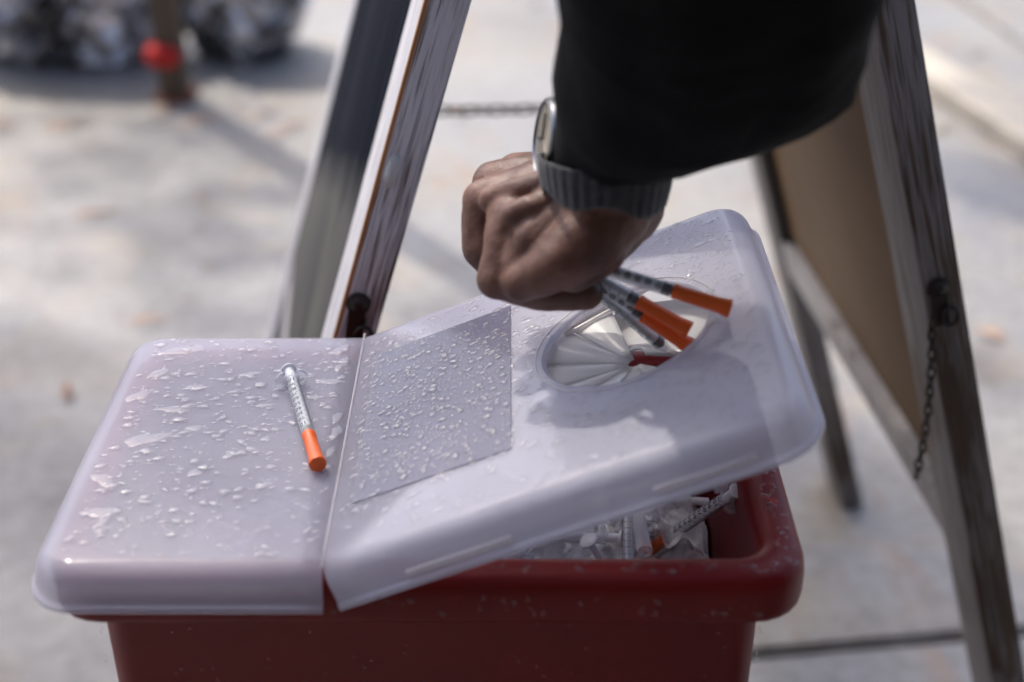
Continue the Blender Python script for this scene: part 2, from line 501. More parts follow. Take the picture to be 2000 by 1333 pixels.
# lid
HGX, HGZ = -0.084, 0.605          # hinge line
TH = radians(22.5)
Y0, Y1 = 0.4935, 0.7125
LPROF = [(0.0125, 0.0), (0.0095, -0.0002), (0.0065, -0.0010), (0.0035, -0.0030), (0.0015, -0.0058), (0.0004, -0.0090), (0.0, -0.0125),
         (-0.0006, -0.0165), (-0.0012, -0.0175), (-0.0026, -0.0182), (-0.0030, -0.0194), (-0.0029, -0.0208)]
def flap_mesh(sgn, U, r, hole=None):
    b = bmesh.new()
    rings = []
    K = 8
    for d, z in LPROF:
        rr = max(r - d, 0.004)
        x1 = U - d; ya = Y0 + d; yb = Y1 - d
        pts = [(0.0, ya)]
        for i in range(1, 8): pts.append(((x1 - rr) * i / 8, ya))
        for i in range(K + 1):
            a = -pi / 2 + pi / 2 * i / K
            pts.append((x1 - rr + rr * cos(a), ya + rr + rr * sin(a)))
        for i in range(K + 1):
            a = pi / 2 * i / K
            pts.append((x1 - rr + rr * cos(a), yb - rr + rr * sin(a)))
        for i in range(7, 0, -1): pts.append(((x1 - rr) * i / 8, yb))
        pts.append((0.0, yb))
        rings.append([Vector((sgn * x, y - CY, z)) for x, y in pts])
    RR = loft(b, rings, False)
    inner = RR[0]
    edges = []
    for a, c in zip(inner, inner[1:]):
        e = b.edges.get((a, c)); edges.append(e)
    edges.append(b.edges.new((inner[-1], inner[0])))
    if hole:
        hc, hr = hole
        hv = []
        for i in range(56):
            a = 2 * pi * i / 56
            hv.append(b.verts.new((hc[0] + hr * cos(a), hc[1] - CY + hr * sin(a), 0)))
        he = [b.edges.new((hv[i], hv[(i + 1) % 56])) for i in range(56)]
        edges += he
    bmesh.ops.triangle_fill(b, use_beauty=True, use_dissolve=False, edges=edges)
    if hole:   # turned-down lip of the opening
        prev = hv
        for dr, z in ((-0.0006, -0.0005), (-0.0011, -0.0015), (-0.0011, -0.0032)):
            nv = [b.verts.new((hc[0] + (hr + dr) * cos(2 * pi * i / 56), hc[1] - CY + (hr + dr) * sin(2 * pi * i / 56), z)) for i in range(56)]
            for i in range(56):
                b.faces.new((prev[i], prev[(i + 1) % 56], nv[(i + 1) % 56], nv[i]))
            prev = nv
    bmesh.ops.recalc_face_normals(b, faces=b.faces[:])
    return b
HOLE = ((0.1505, 0.6075), 0.0438)
hinge = Matrix.Translation((HGX - CX, 0, HGZ))
def solid(o, t):
    md = o.modifiers.new('thickness', 'SOLIDIFY'); md.thickness = t; md.offset = -1
left = obj('lid_panel', flap_mesh(-1, HGX + 0.2165, 0.021), M_lid, cont, True, 35)
left.matrix_local = hinge
left['label'] = 'flat left half of the cloudy lid, still clipped down'
right = obj('lid_panel', flap_mesh(1, 0.2240, 0.020, HOLE), M_lid2, cont, True, 35)
right.matrix_local = hinge @ Matrix.Rotation(-TH, 4, 'Y')
right['label'] = 'raised right half of the cloudy lid with the round opening'
for o in (left, right):
    # outward normals first, then give it thickness
    up = sum((p.normal.z * p.area for p in o.data.polygons))
    if up < 0: o.data.flip_normals()
    solid(o, 0.0014)

# hinge bead along the fold
b = bmesh.new(); tube(b, [(0, Y0 + 0.004 - CY + i * (Y1 - Y0 - 0.008) / 12, 0.0002) for i in range(13)], 0.0006, 8)
o = obj('hinge', b, M_lip, cont, True); o.matrix_local = hinge

# raised ring round the opening
b = bmesh.new()
hx_, hy_ = HOLE[0]
tube(b, [(hx_ + (HOLE[1] + 0.0035) * cos(2 * pi * i / 56), hy_ - CY + (HOLE[1] + 0.0035) * sin(2 * pi * i / 56), 0.0) for i in range(56)], 0.0006, 6, True)
obj('opening_rim', b, M_lip, right, True)
# grey film label
b = bmesh.new(); box(b, 0.0105, 0.0905, 0.539 - CY, 0.6775 - CY, 0.0001, 0.0005)
obj('label_film', b, M_label, right)
# clip bars moulded on the skirts
def clip(parent, x0, x1, z0, z1, sgn=1):
    b = bmesh.new(); box(b, x0, x1, Y0 - CY - 0.0018, Y0 - CY + 0.0002, z0, z1); bevel(b, 0.0005, 1)
    return obj('clip', b, M_lip, parent, True, 40)
clip(right, 0.035, 0.085, -0.0160, -0.0125)
clip(right, 0.150, 0.196, -0.0160, -0.0125)
for x0_, x1_ in ((-0.188, -0.172), (-0.118, -0.092), (-0.078, -0.062)):      # red tabs of the tub showing through the skirt
    b = bmesh.new(); box(b, x0_ - CX, x1_ - CX, -HY - 0.0016, -HY + 0.0008, 0.5850, 0.5905); bevel(b, 0.0006, 1)
    obj('clip_tab', b, M_red, cont, True, 40)

# petals of the inner guard under the opening, apex off-centre
ap = Vector((0.150, 0.6035 - CY, -0.0165))
angs = [98, 128, 163, 196, 222, 250, 281, 303]
for i in range(len(angs) - 1):
    a0, a1 = radians(angs[i] + 0.8), radians(angs[i + 1] - 0.8)
    b = bmesh.new()
    rows = []
    for q in range(7):
        t = q / 6
        row = []
        for k in range(7):
            a = a0 + (a1 - a0) * k / 6
            rad = 0.004 + t * 0.050
            mid = sin(pi * k / 6)
            z = -0.0165 + t * 0.0095 + mid * t * 0.0035 * (1 if i % 2 else 0.6)
            row.append(Vector((ap.x + rad * cos(a), ap.y + rad * sin(a), z)))
        rows.append(row)
    loft(b, rows, False)
    po = obj('petal', b, M_inner, right, True); solid(po, 0.0009)
# plain baffle leaf on the far right of the opening
b = bmesh.new()
rows = []
for q in range(6):
    t = q / 5
    row = []
    for k in range(9):
        a = radians(-12) + radians(112) * k / 8
        rad = 0.006 + t * 0.044
        row.append(Vector((ap.x + rad * cos(a), ap.y + rad * sin(a), -0.013 - 0.006 * sin(t * 3))))
    rows.append(row)
loft(b, rows, False)
po = obj('baffle', b, M_baffle, right, True); solid(po, 0.001)
# moulded double rib seen through the far side of the opening
for off in (0.0, 0.0045):
    b = bmesh.new()
    tube(b, [(0.118 + i * 0.006, 0.6365 - CY + off + 0.0022 * i, -0.006) for i in range(9)], 0.0011, 6)
    obj('rib', b, M_lip, right, True)

# water on the lid halves
def inside_label(u, y): return 0.0105 < u < 0.0905 and 0.539 < y < 0.6775
sp_ = []
n = 0
while n < 1300:                                   # left half: scattered, irregular
    u = -R.uniform(0.004, 0.118); y = R.uniform(0.505, 0.702)
    r = min(0.0028, 0.00042 * math.exp(abs(R.gauss(0, 0.95))))
    sp_.append(((u, y - CY, 0.00001), (0, 0, 1), r, r * 0.42, R.uniform(1, 1.5), R.uniform(-0.4, 0.4), 14 if r > 0.001 else 8, 0.26)); n += 1
def puddle(u, y, r, st, an, h=0.0006, irr=0.26):
    sp_.append(((u, y - CY, 0.00001), (0, 0, 1), r, h, 1 + (st - 1) * 0.6, an, 40, irr))
for a in ((-0.100, 0.600, 0.0070, 1.9, 0.5), (-0.092, 0.628, 0.0050, 2.4, 0.1), (-0.113, 0.642, 0.0055, 1.8, 1.0), (-0.108, 0.665, 0.0045, 2.2, 1.0),
          (-0.113, 0.564, 0.0055, 1.5, -0.6), (-0.108, 0.538, 0.0055, 1.4, 0.2), (-0.105, 0.532, 0.004, 2.0, 1.2), (-0.029, 0.662, 0.0042, 2.6, 0.2),
          (-0.058, 0.664, 0.0035, 2.6, 0.4), (-0.014, 0.656, 0.0040, 3.0, -0.1), (-0.006, 0.620, 0.0035, 2.4, 1.45), (-0.005, 0.606, 0.0040, 2.2, 1.5),
          (-0.006, 0.588, 0.0030, 2.2, 1.4), (-0.009, 0.675, 0.0045, 2.0, 1.3), (-0.012, 0.690, 0.0050, 1.5, 0.9), (-0.100, 0.690, 0.0070, 2.2, 0.2),
          (-0.045, 0.632, 0.0028, 2.4, 0.1), (-0.020, 0.640, 0.0028, 3.0, 0.0), (-0.056, 0.585, 0.0030, 1.3, 0.4), (-0.040, 0.600, 0.0028, 1.2, 0.1),
          (-0.070, 0.570, 0.0034, 1.6, 0.7), (-0.035, 0.560, 0.0036, 1.5, 0.2), (-0.085, 0.650, 0.004, 2.2, 0.2), (-0.078, 0.610, 0.0035, 1.9, 0.15)):
    puddle(*a)
droplets('water_drops', M_water, sp_, left)
sp_ = []
n = 0
while n < 3300:
    lab = n < 1700
    if lab:
        u = R.uniform(0.009, 0.092); y = R.uniform(0.537, 0.679)
        r = min(0.0022, 0.00045 * math.exp(abs(R.gauss(0, 0.75)))); irr = 0.12; st = R.uniform(1, 1.3)
    else:
        u = R.uniform(0.004, 0.212); y = R.uniform(0.50, 0.702)
        if inside_label(u, y): continue
        if (u - hx_) ** 2 + (y - hy_) ** 2 < (HOLE[1] + 0.001) ** 2: continue
        if y < 0.60 and R.random() < 0.45: continue
        r = min(0.0022, 0.0005 * math.exp(abs(R.gauss(0, 0.8)))); irr = 0.2; st = R.uniform(1, 1.8)
    z = 0.00051 if lab and inside_label(u, y) else 0.00001
    sp_.append(((u, y - CY, z), (0, 0, 1), r, r * 0.46, st, R.uniform(0.2, 0.9), 10, irr)); n += 1
for a in ((0.198, 0.668, 0.0045, 2.2, 0.2), (0.190, 0.640, 0.0035, 1.8, 0.5), (0.205, 0.690, 0.0035, 2.2, 0.4), (0.212, 0.585, 0.003, 2.6, 1.0),
          (0.210, 0.601, 0.0028, 2.6, 0.8), (0.103, 0.640, 0.003, 1.6, 0.3), (0.099, 0.655, 0.0028, 2, 0.4), (0.160, 0.672, 0.003, 1.8, 0.6)):
    puddle(*a, h=0.0006)
droplets('water_drops', M_water, sp_, right)

# ------------------------------------------------------------------ syringes
# local X: 0 = thumb end, 0.096 = tip of the cap
BR = 0.0033
def text_bits(txt, size):
    cu = bpy.data.curves.new('t', 'FONT'); cu.body = txt; cu.size = size; cu.offset = size * 0.02; cu.resolution_u = 2
    cu.align_x = 'CENTER'
    o = bpy.data.objects.new('t', cu); sc.collection.objects.link(o)
    dg = bpy.context.evaluated_depsgraph_get(); dg.update()
    me = bpy.data.meshes.new_from_object(o.evaluated_get(dg))
    vs = [v.co.copy() for v in me.vertices]; fs = [tuple(p.vertices) for p in me.polygons]
    bpy.data.meshes.remove(me); bpy.data.objects.remove(o); bpy.data.curves.remove(cu)
    return vs, fs
def marks_mesh():
    b = bmesh.new(); rr = BR + 0.00006
    def P(x, a): return Vector((x, -rr * sin(a), rr * cos(a)))
    for k in range(10):
        x = 0.0612 - k * 0.0050
        vs, fs = text_bits(str(10 * (k + 1)), 0.0042)
        V = [b.verts.new(P(x + v.y - 0.0012, v.x / rr + 0.45)) for v in vs]
        for f in fs:
            try: b.faces.new([V[i] for i in f])
            except ValueError: pass
    for k in range(51):
        x = 0.0640 - k * 0.00100
        a0, a1 = (-1.55, -0.25) if k % 5 == 0 else (-1.45, -0.80)
        w = 0.00019 if k % 5 == 0 else 0.00014
        n_ = 8
        for i in range(n_):
            p = a0 + (a1 - a0) * i / n_; q = a0 + (a1 - a0) * (i + 1) / n_
            b.faces.new([b.verts.new(P(x - w, p)), b.verts.new(P(x + w, p)), b.verts.new(P(x + w, q)), b.verts.new(P(x - w, q))])
    for (t_, xo, an) in (('units', 0.0118, 0.45),):
        vs, fs = text_bits(t_, 0.0022)
        V = [b.verts.new(P(xo + v.y, v.x / rr + an)) for v in vs]
        for f in fs:
            try: b.faces.new([V[i] for i in f])
            except ValueError: pass
    me = bpy.data.meshes.new('scale_marks'); b.to_mesh(me); b.free(); me.materials.append(M_ink)
    return me
MARKS = marks_mesh()
def mesh_of(bmb, mat, smooth=True, ang=40):
    me = bpy.data.meshes.new('m'); bmb.normal_update(); bmb.to_mesh(me); bmb.free()
    for p in me.polygons: p.use_smooth = smooth
    me.set_sharp_from_angle(angle=radians(ang)); me.materials.append(mat)
    return me
b = bmesh.new()
lathe(b, [(0.0085, 0.0027), (0.0085, 0.0038), (0.0100, 0.0040), (0.0112, BR), (0.0670, BR), (0.0690, 0.0028), (0.0715, 0.0018)], 28)
ME_barrel = mesh_of(b, M_clear)
b = bmesh.new()                                     # two rounded finger ears with turned edges
for s in (-1, 1):
    pts = []
    for i in range(11):
        a = -pi / 2 + pi * i / 10
        pts.append((s * (0.0036 + 0.0042 * cos(a)), 0.0042 * sin(a)))
    loft(b, [[Vector((0.0086, y, z)) for y, z in pts], [Vector((0.0098, y, z)) for y, z in pts]], True, True, True)
    pts2 = [(y * 1.0 + s * 0.0006, z * 1.12) for y, z in pts]
    tube(b, [Vector((0.0102, y, z)) for y, z in pts2], 0.0006, 6)
bmesh.ops.recalc_face_normals(b, faces=b.faces[:])
ME_flange = mesh_of(b, M_clear)
b = bmesh.new()
lathe(b, [(0.0, 0.0036), (0.0004, 0.0041), (0.0012, 0.0041), (0.0015, 0.0034), (0.0018, 0.0025), (0.0635, 0.0025)], 20, cap0=True, cap1=True)
ME_plunger = mesh_of(b, M_white)
b = bmesh.new()
lathe(b, [(0.0632, 0.0026), (0.0634, 0.0031), (0.0642, 0.0031), (0.0645, 0.0027), (0.0656, 0.0027), (0.0659, 0.0031), (0.0668, 0.0031), (0.0686, 0.0012)], 20, cap0=True, cap1=True)
ME_stop = mesh_of(b, M_black)
b = bmesh.new()
lathe(b, [(0.0682, 0.0030), (0.0684, 0.0036), (0.0700, 0.0037), (0.0710, 0.0034), (0.0900, 0.0036), (0.0925, 0.0040), (0.0940, 0.0042), (0.0952, 0.0044), (0.0960, 0.0042), (0.0962, 0.0037)], 28, cap0=True, cap1=True)
ME_cap = mesh_of(b, M_orange)
b = bmesh.new()
lathe(b, [(0.0690, 0.0020), (0.0740, 0.0016), (0.0745, 0.0003), (0.0840, 0.0002)], 10, cap1=True)
ME_hub = mesh_of(b, M_steel)
b = bmesh.new()
lathe(b, [(-0.020, 0.0036), (-0.0196, 0.0041), (-0.0188, 0.0041), (-0.0185, 0.0034), (-0.0182, 0.0022), (0.0500, 0.0022)], 20, cap0=True, cap1=True)
ME_plunger_out = mesh_of(b, M_white)
b = bmesh.new()
lathe(b, [(0.0080, 0.0034), (0.0085, 0.0041), (0.012, 0.0040), (0.0280, 0.0038), (0.034, 0.0036), (0.0362, 0.0030)], 22, cap1=True)
ME_clearcap = mesh_of(b, M_clear)

def frame(p0, p1, roll):
    p0, p1 = Vector(p0), Vector(p1)
    x = (p1 - p0).normalized()
    z = Vector((0, 0, 1)); z = (z - x * z.dot(x)).normalized()
    y = z.cross(x)
    Mx = Matrix((x, y, z)).transposed().to_4x4()
    return Matrix.Translation(p0) @ Mx @ Matrix.Rotation(roll, 4, 'X')
def syringe(p0, p1, roll, label, cap=True, drawn=False, group=None, stop=True):
    r = empty('syringe')
    r.matrix_world = frame(p0, p1, roll)
    tag(r, label, 'syringe', group)
    link(bpy.data.objects.new('barrel', ME_barrel), r)
    link(bpy.data.objects.new('flange', ME_flange), r)
    link(bpy.data.objects.new('plunger', ME_plunger_out if drawn else ME_plunger), r)
    st = link(bpy.data.objects.new('stopper', ME_stop), r)
    if drawn: st.location = (-0.0125, 0, 0)
    link(bpy.data.objects.new('scale_marks', MARKS), r)
    if cap: link(bpy.data.objects.new('needle_cap', ME_cap), r)
    elif group != GH: link(bpy.data.objects.new('needle', ME_hub), r)
    return r

# on the lid
a_ = onh(564, 722, HGZ + 0.0045); e_ = onh(620, 905, HGZ + 0.0056)
syringe(a_, e_, radians(4), 'orange capped syringe lying alone on the flat wet left half of the lid')

GH = 'syringes gripped in the fist'
def by_tip(tip, toward, roll, label, **kw):
    tip = Vector(tip); d = (Vector(toward) - tip).normalized()
    return syringe(tip + d * 0.0962, tip, roll, label, **kw)
by_tip(atz(1428, 604, 0.652), atz(1185, 528, 0.662), radians(15), 'topmost syringe in the fist, orange cap reaching furthest right over the opening', group=GH)
by_tip(atz(1347, 646, 0.668), atz(1168, 545, 0.674), radians(120), 'syringe in the fist with fine ticks, its orange cap between the other two', group=GH)
by_tip(atz(1350, 679, 0.679), atz(1190, 572, 0.679), radians(30), 'syringe in the fist with bold numbers, its orange cap lowest of the three', group=GH)
sy = by_tip(atz(1374, 742, 0.700), atz(1185, 583, 0.683), radians(150), 'uncapped white syringe in the fist pointing down into the opening', group=GH, cap=False)

# ------------------------------------------------------------------ contents of the tub
GT = 'used syringes heaped in the red tub'
def by_thumb(t, toward, roll, label, **kw):
    t = Vector(t); d = (Vector(toward) - t).normalized()
    return syringe(t, t + d * 0.09, roll, label, group=GT, **kw)
t0 = onh(1440, 958, 0.583)
hh = 0.58
while (onh(1305, 1050, hh) - t0).length < 0.068: hh -= 0.001
by_thumb(t0, onh(1305, 1050, hh), radians(-85), 'syringe leaning at the right wall of the red tub, orange cap buried')
by_thumb(onh(1226, 960, 0.552), onh(1228, 1085, 0.549), radians(60), 'uncapped syringe with fine ticks pointing at the front tub wall beside the leaning one', cap=False, drawn=False)
by_thumb(onh(1215, 1052, 0.548), onh(1060, 1046, 0.545), radians(100), 'syringe lying crosswise in the tub behind the small white plunger disc', cap=False)
by_thumb(onh(1352, 1040, 0.527), onh(1200, 1000, 0.52), radians(30), 'syringe lying low in the tub with its white thumb disc just under the leaning one', cap=False)
by_thumb(onh(1312, 1022, 0.532), onh(1150, 1085, 0.515), radians(30), 'low syringe half buried in the tub, white thumb disc beside the crumpled wrapper', cap=False)
by_thumb(onh(1000, 1088, 0.553), onh(1090, 1010, 0.545), radians(60), 'syringe at the left end of the gap, half hidden by the sloping lid edge', cap=False)
# loose plunger and clear cap
b = bmesh.new()
lathe(b, [(0.0, 0.0042), (0.0004, 0.0047), (0.0012, 0.0047), (0.0015, 0.0034), (0.0019, 0.0020), (0.030, 0.0017)], 22, cap0=True, cap1=True)
o = obj('loose_plunger', b, M_white, None, True, 40)
o.matrix_world = frame(onh(1148, 1054, 0.557), onh(1178, 1100, 0.540), 0)
tag(o, 'small white plunger with round disc sticking up near the front wall of the tub', 'plunger')
o = tag(link(bpy.data.objects.new('clear_cap', ME_clearcap)), 'clear plastic tube cap standing against the ticked syringe in the tub', 'cap')
o.matrix_world = frame(onh(1262, 1090, 0.553), onh(1245, 1000, 0.556), 0) @ Matrix.Translation((-0.004, 0, 0))

# heap underneath: many joined, plus crumpled wrappers
heap = bmesh.new()
def heap_syr(c, yaw, pit):
    Mx = Matrix.Translation(c) @ Matrix.Rotation(yaw, 4, 'Z') @ Matrix.Rotation(pit, 4, 'Y')
    lathe(heap, [(0, 0.004), (0.001, 0.004), (0.0012, 0.0024), (0.06, 0.0024), (0.061, 0.0014), (0.068, 0.001)], 8, Mx, True, True)
for k in range(110):
    heap_syr(Vector((R.uniform(-0.10, 0.125) + CX, R.uniform(0.53, 0.67), R.uniform(0.505, 0.530))), R.uniform(0, 6.28), R.uniform(-0.25, 0.25))
o = obj('syringe_heap', heap, M_white, None, True, 40)
for v in o.data.vertices:
    v.co.x = min(max(v.co.x, CX - HX + 0.026), CX + HX - 0.026); v.co.y = min(max(v.co.y, CY - HY + 0.026), CY + HY - 0.026)
tag(o, 'heap of used syringes filling the red tub under the loose ones', 'syringe heap', kind='stuff')
def wrapper(cx, cy, z, sx, sy, amp, seed, label, mat=None):
    b = bmesh.new(); n_ = 26; rows = []
    for i in range(n_):
        row = []
        for j in range(n_):
            u, v = i / (n_ - 1) - 0.5, j / (n_ - 1) - 0.5
            p = Vector((u * sx * 40 + seed, v * sy * 40, seed))
            h = amp * (abs(noise.noise(p * 1.1)) * 1.6 - abs(noise.noise(p * 2.3)) * 0.9)
            row.append(Vector((cx + u * sx + 0.25 * sx * noise.noise(p * 0.9), cy + v * sy + 0.25 * sy * noise.noise(p * 0.9 + Vector((5, 5, 5))), z + h)))
        rows.append(row)
    loft(b, rows, False)
    o = obj('plastic_wrapper', b, mat or M_film, None, True)
    return tag(o, label, 'wrapper')
w0 = onh(1270, 1010, 0.545); wrapper(w0.x, w0.y, 0.540, 0.05, 0.045, 0.022, 3, 'crumpled clear wrapper behind the ticked syringe in the tub')
w0 = onh(1330, 1070, 0.535); wrapper(w0.x, w0.y, 0.517, 0.055, 0.030, 0.014, 9, 'clear wrapper in the front right corner of the tub under the leaning syringe')
w0 = onh(1070, 1070, 0.54); wrapper(w0.x, w0.y, 0.538, 0.07, 0.035, 0.014, 14, 'clear wrapper under the sloping lid edge at the left end of the gap')
b = bmesh.new(); n_ = 30; rows = []
for i in range(n_):
    rows.append([Vector((CX - HX + 0.024 + (2 * HX - 0.048) * i / (n_ - 1), CY - HY + 0.024 + (2 * HY - 0.048) * j / (n_ - 1),
                 0.505 + 0.018 * noise.noise(Vector((i * 0.35, j * 0.35, 2))))) for j in range(n_)])
loft(b, rows, False)
tag(obj('syringe_pile', b, simple('dull_white_plastic', (0.7, 0.68, 0.7), 0.4).m, None, True), 'settled layer of used syringes and wrappers deep in the red tub', 'syringe heap', kind='stuff')

# ------------------------------------------------------------------ A-frame board
AY = radians(5.6)
AO = Vector((0.0897, 0.8025, 0))
ZAX = Matrix.Rotation(AY, 4, 'Z')
BW = 0.60
LEN = 1.195 / cos(atan2(0.30, 1))
board = empty('a_frame_board', AO); board.rotation_euler = (0, 0, AY)
tag(board, 'weathered white wooden A-frame pavement board with its dark chalkboard side on the left', 'pavement sign')
PT = (0.64, 0.63, 0.66)
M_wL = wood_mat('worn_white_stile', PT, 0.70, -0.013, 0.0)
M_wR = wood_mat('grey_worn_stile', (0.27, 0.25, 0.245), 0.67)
M_wRail = wood_mat('pale_rail', (0.52, 0.50, 0.50), 0.72)
def leanM(side):
    # local Z up the leg from the ground, local X outward, local Y along depth
    k_ = 0.30 if side < 0 else 0.308
    a = math.atan(k_)
    return Matrix.Translation((side * 1.195 * k_, 0, 0)) @ Matrix.Rotation(-side * a, 4, 'Y')
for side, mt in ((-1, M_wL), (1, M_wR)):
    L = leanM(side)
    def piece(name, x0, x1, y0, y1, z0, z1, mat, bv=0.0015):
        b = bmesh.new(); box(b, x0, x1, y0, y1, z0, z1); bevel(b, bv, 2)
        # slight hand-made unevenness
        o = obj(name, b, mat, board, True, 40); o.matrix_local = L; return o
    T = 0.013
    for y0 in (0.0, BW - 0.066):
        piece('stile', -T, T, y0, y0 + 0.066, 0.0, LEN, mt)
    piece('rail', -T + 0.002, T - 0.002, 0.0665, BW - 0.0665, 0.335, 0.375, M_wRail)
    piece('rail', -T + 0.002, T - 0.002, 0.0665, BW - 0.0665, LEN - 0.09, LEN - 0.045, M_wRail)
    if side < 0:
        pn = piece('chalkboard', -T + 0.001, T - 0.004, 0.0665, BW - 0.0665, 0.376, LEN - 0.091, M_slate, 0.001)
    else:
        pn = piece('back_panel', 0.0, 0.004, 0.0665, BW - 0.0665, 0.376, LEN - 0.091, M_hard, 0.0005)
        sp2 = piece('stop_bead', -0.007, -0.0002, BW - 0.077, BW - 0.0668, 0.376, LEN - 0.091, simple('dark_bead', (0.02, 0.016, 0.014), 0.7).m, 0.0006)

def link_mesh(L_=0.0095, W_=0.0052, r=0.0010):
    b = bmesh.new(); pts = []
    for i in range(16):
        a = 2 * pi * i / 16
        x = (L_ / 2 - W_ / 2) * (1 if cos(a) > 0 else -1) + W_ / 2 * cos(a) if abs(cos(a)) > 1e-6 else 0
        pts.append((0, W_ / 2 * sin(a), -x))
    tube(b, pts, r, 6, True)
    return mesh_of(b, M_iron)
ME_link = link_mesh()
def hook(loc, tilt):
    b = bmesh.new()
    lathe(b, [(0, 0.0075), (0.0012, 0.0078), (0.0022, 0.0060), (0.0028, 0.0045), (0.0036, 0.0040), (0.0046, 0.0022)], 20, Matrix.Rotation(-pi / 2, 4, 'Z'), True, True)
    box(b, -0.0055, 0.0055, -0.0022, 0.0, -0.028, 0.0)
    pts = [(0.0055 * cos(a) + 0.0058, -0.0035, -0.0215 + 0.0068 * sin(a)) for a in [2 * pi * i / 16 for i in range(16)]]
    tube(b, pts, 0.0014, 8, True)
    o = obj('hook', b, M_iron, board, True, 40)
    o.location = loc; o.rotation_euler = (0, tilt, 0)
    return o
inv = (Matrix.Translation(AO) @ ZAX).inverted()
def near_plane(px, py):   # point on the front face of the board
    r = ray(px, py); nrm = ZAX @ Vector((0, 1, 0))
    t = (AO - Vector((0, 0, CAMZ))).dot(nrm) / r.dot(nrm)
    return inv @ (r * t + Vector((0, 0, CAMZ)))
kp = near_plane(765, 335)
b = bmesh.new(); bmesh.ops.create_icosphere(b, subdivisions=4, radius=1)
for v in b.verts:
    f = 1 - 0.4 * abs(noise.noise(v.co * 3.1)) + 0.2 * noise.noise(v.co * 7)
    v.co = Vector((v.co.x * 0.0042, v.co.y * 0.003, v.co.z * 0.012)) * f
o = obj('knot', b, simple('silvery_filler', (0.55, 0.56, 0.55), 0.45).m, board, True)
o.location = (kp.x, 0.0, kp.z); o.rotation_euler = (0, math.atan(0.30), 0)

hL = near_plane(700, 592); hL.y = 0
hR = near_plane(1832, 562); hR.y = 0
hook(hL, radians(10)); hook(hR, radians(-12))
chR = empty('chain', (0, 0, 0), board)
chR['label'] = 'rusty chain hanging loose from the right-hand leg'
p = hR + Vector((-0.002, -0.004, -0.022))
pe = near_plane(1775, 915)
pe.y = -0.012
seg = 17
for i in range(seg):
    t = i / seg
    q = p.lerp(pe, t + 0.5 / seg)
    q.x += 0.004 * sin(t * 3.0)
    o = link(bpy.data.objects.new('chain_link', ME_link), chR)
    d = (pe - p).normalized()
    sc_ = (pe - p).length / seg / 0.0078
    rot = (-d).to_track_quat('Z', 'Y').to_euler()
    o.matrix_local = Matrix.Translation(q) @ rot.to_matrix().to_4x4() @ Matrix.Rotation((0.4 if i % 2 else 0.4 + pi / 2) + R.uniform(-0.2, 0.2), 4, 'Z') @ Matrix.Scale(sc_, 4)
# far chain still joining the two far legs
chF = empty('chain', (0, 0, 0), board)
chF['label'] = 'chain stretched between the two far legs'
hz = 0.50
xl, xr = -(1.195 - hz) * 0.30, (1.195 - hz) * 0.30
nF = 30
step = (xr - xl) / nF
for i in range(nF):
    t = (i + 0.5) / nF
    o = link(bpy.data.objects.new('chain_link', ME_link), chF)
    o.matrix_local = Matrix.Translation((xl + (xr - xl) * t, BW - 0.02, hz - 0.006 * sin(pi * t))) @ Matrix.Rotation(pi / 2, 4, 'Y') @ Matrix.Rotation(0.3 + (pi / 2 if i % 2 else 0), 4, 'Z') @ Matrix.Scale(step / 0.0078, 4)

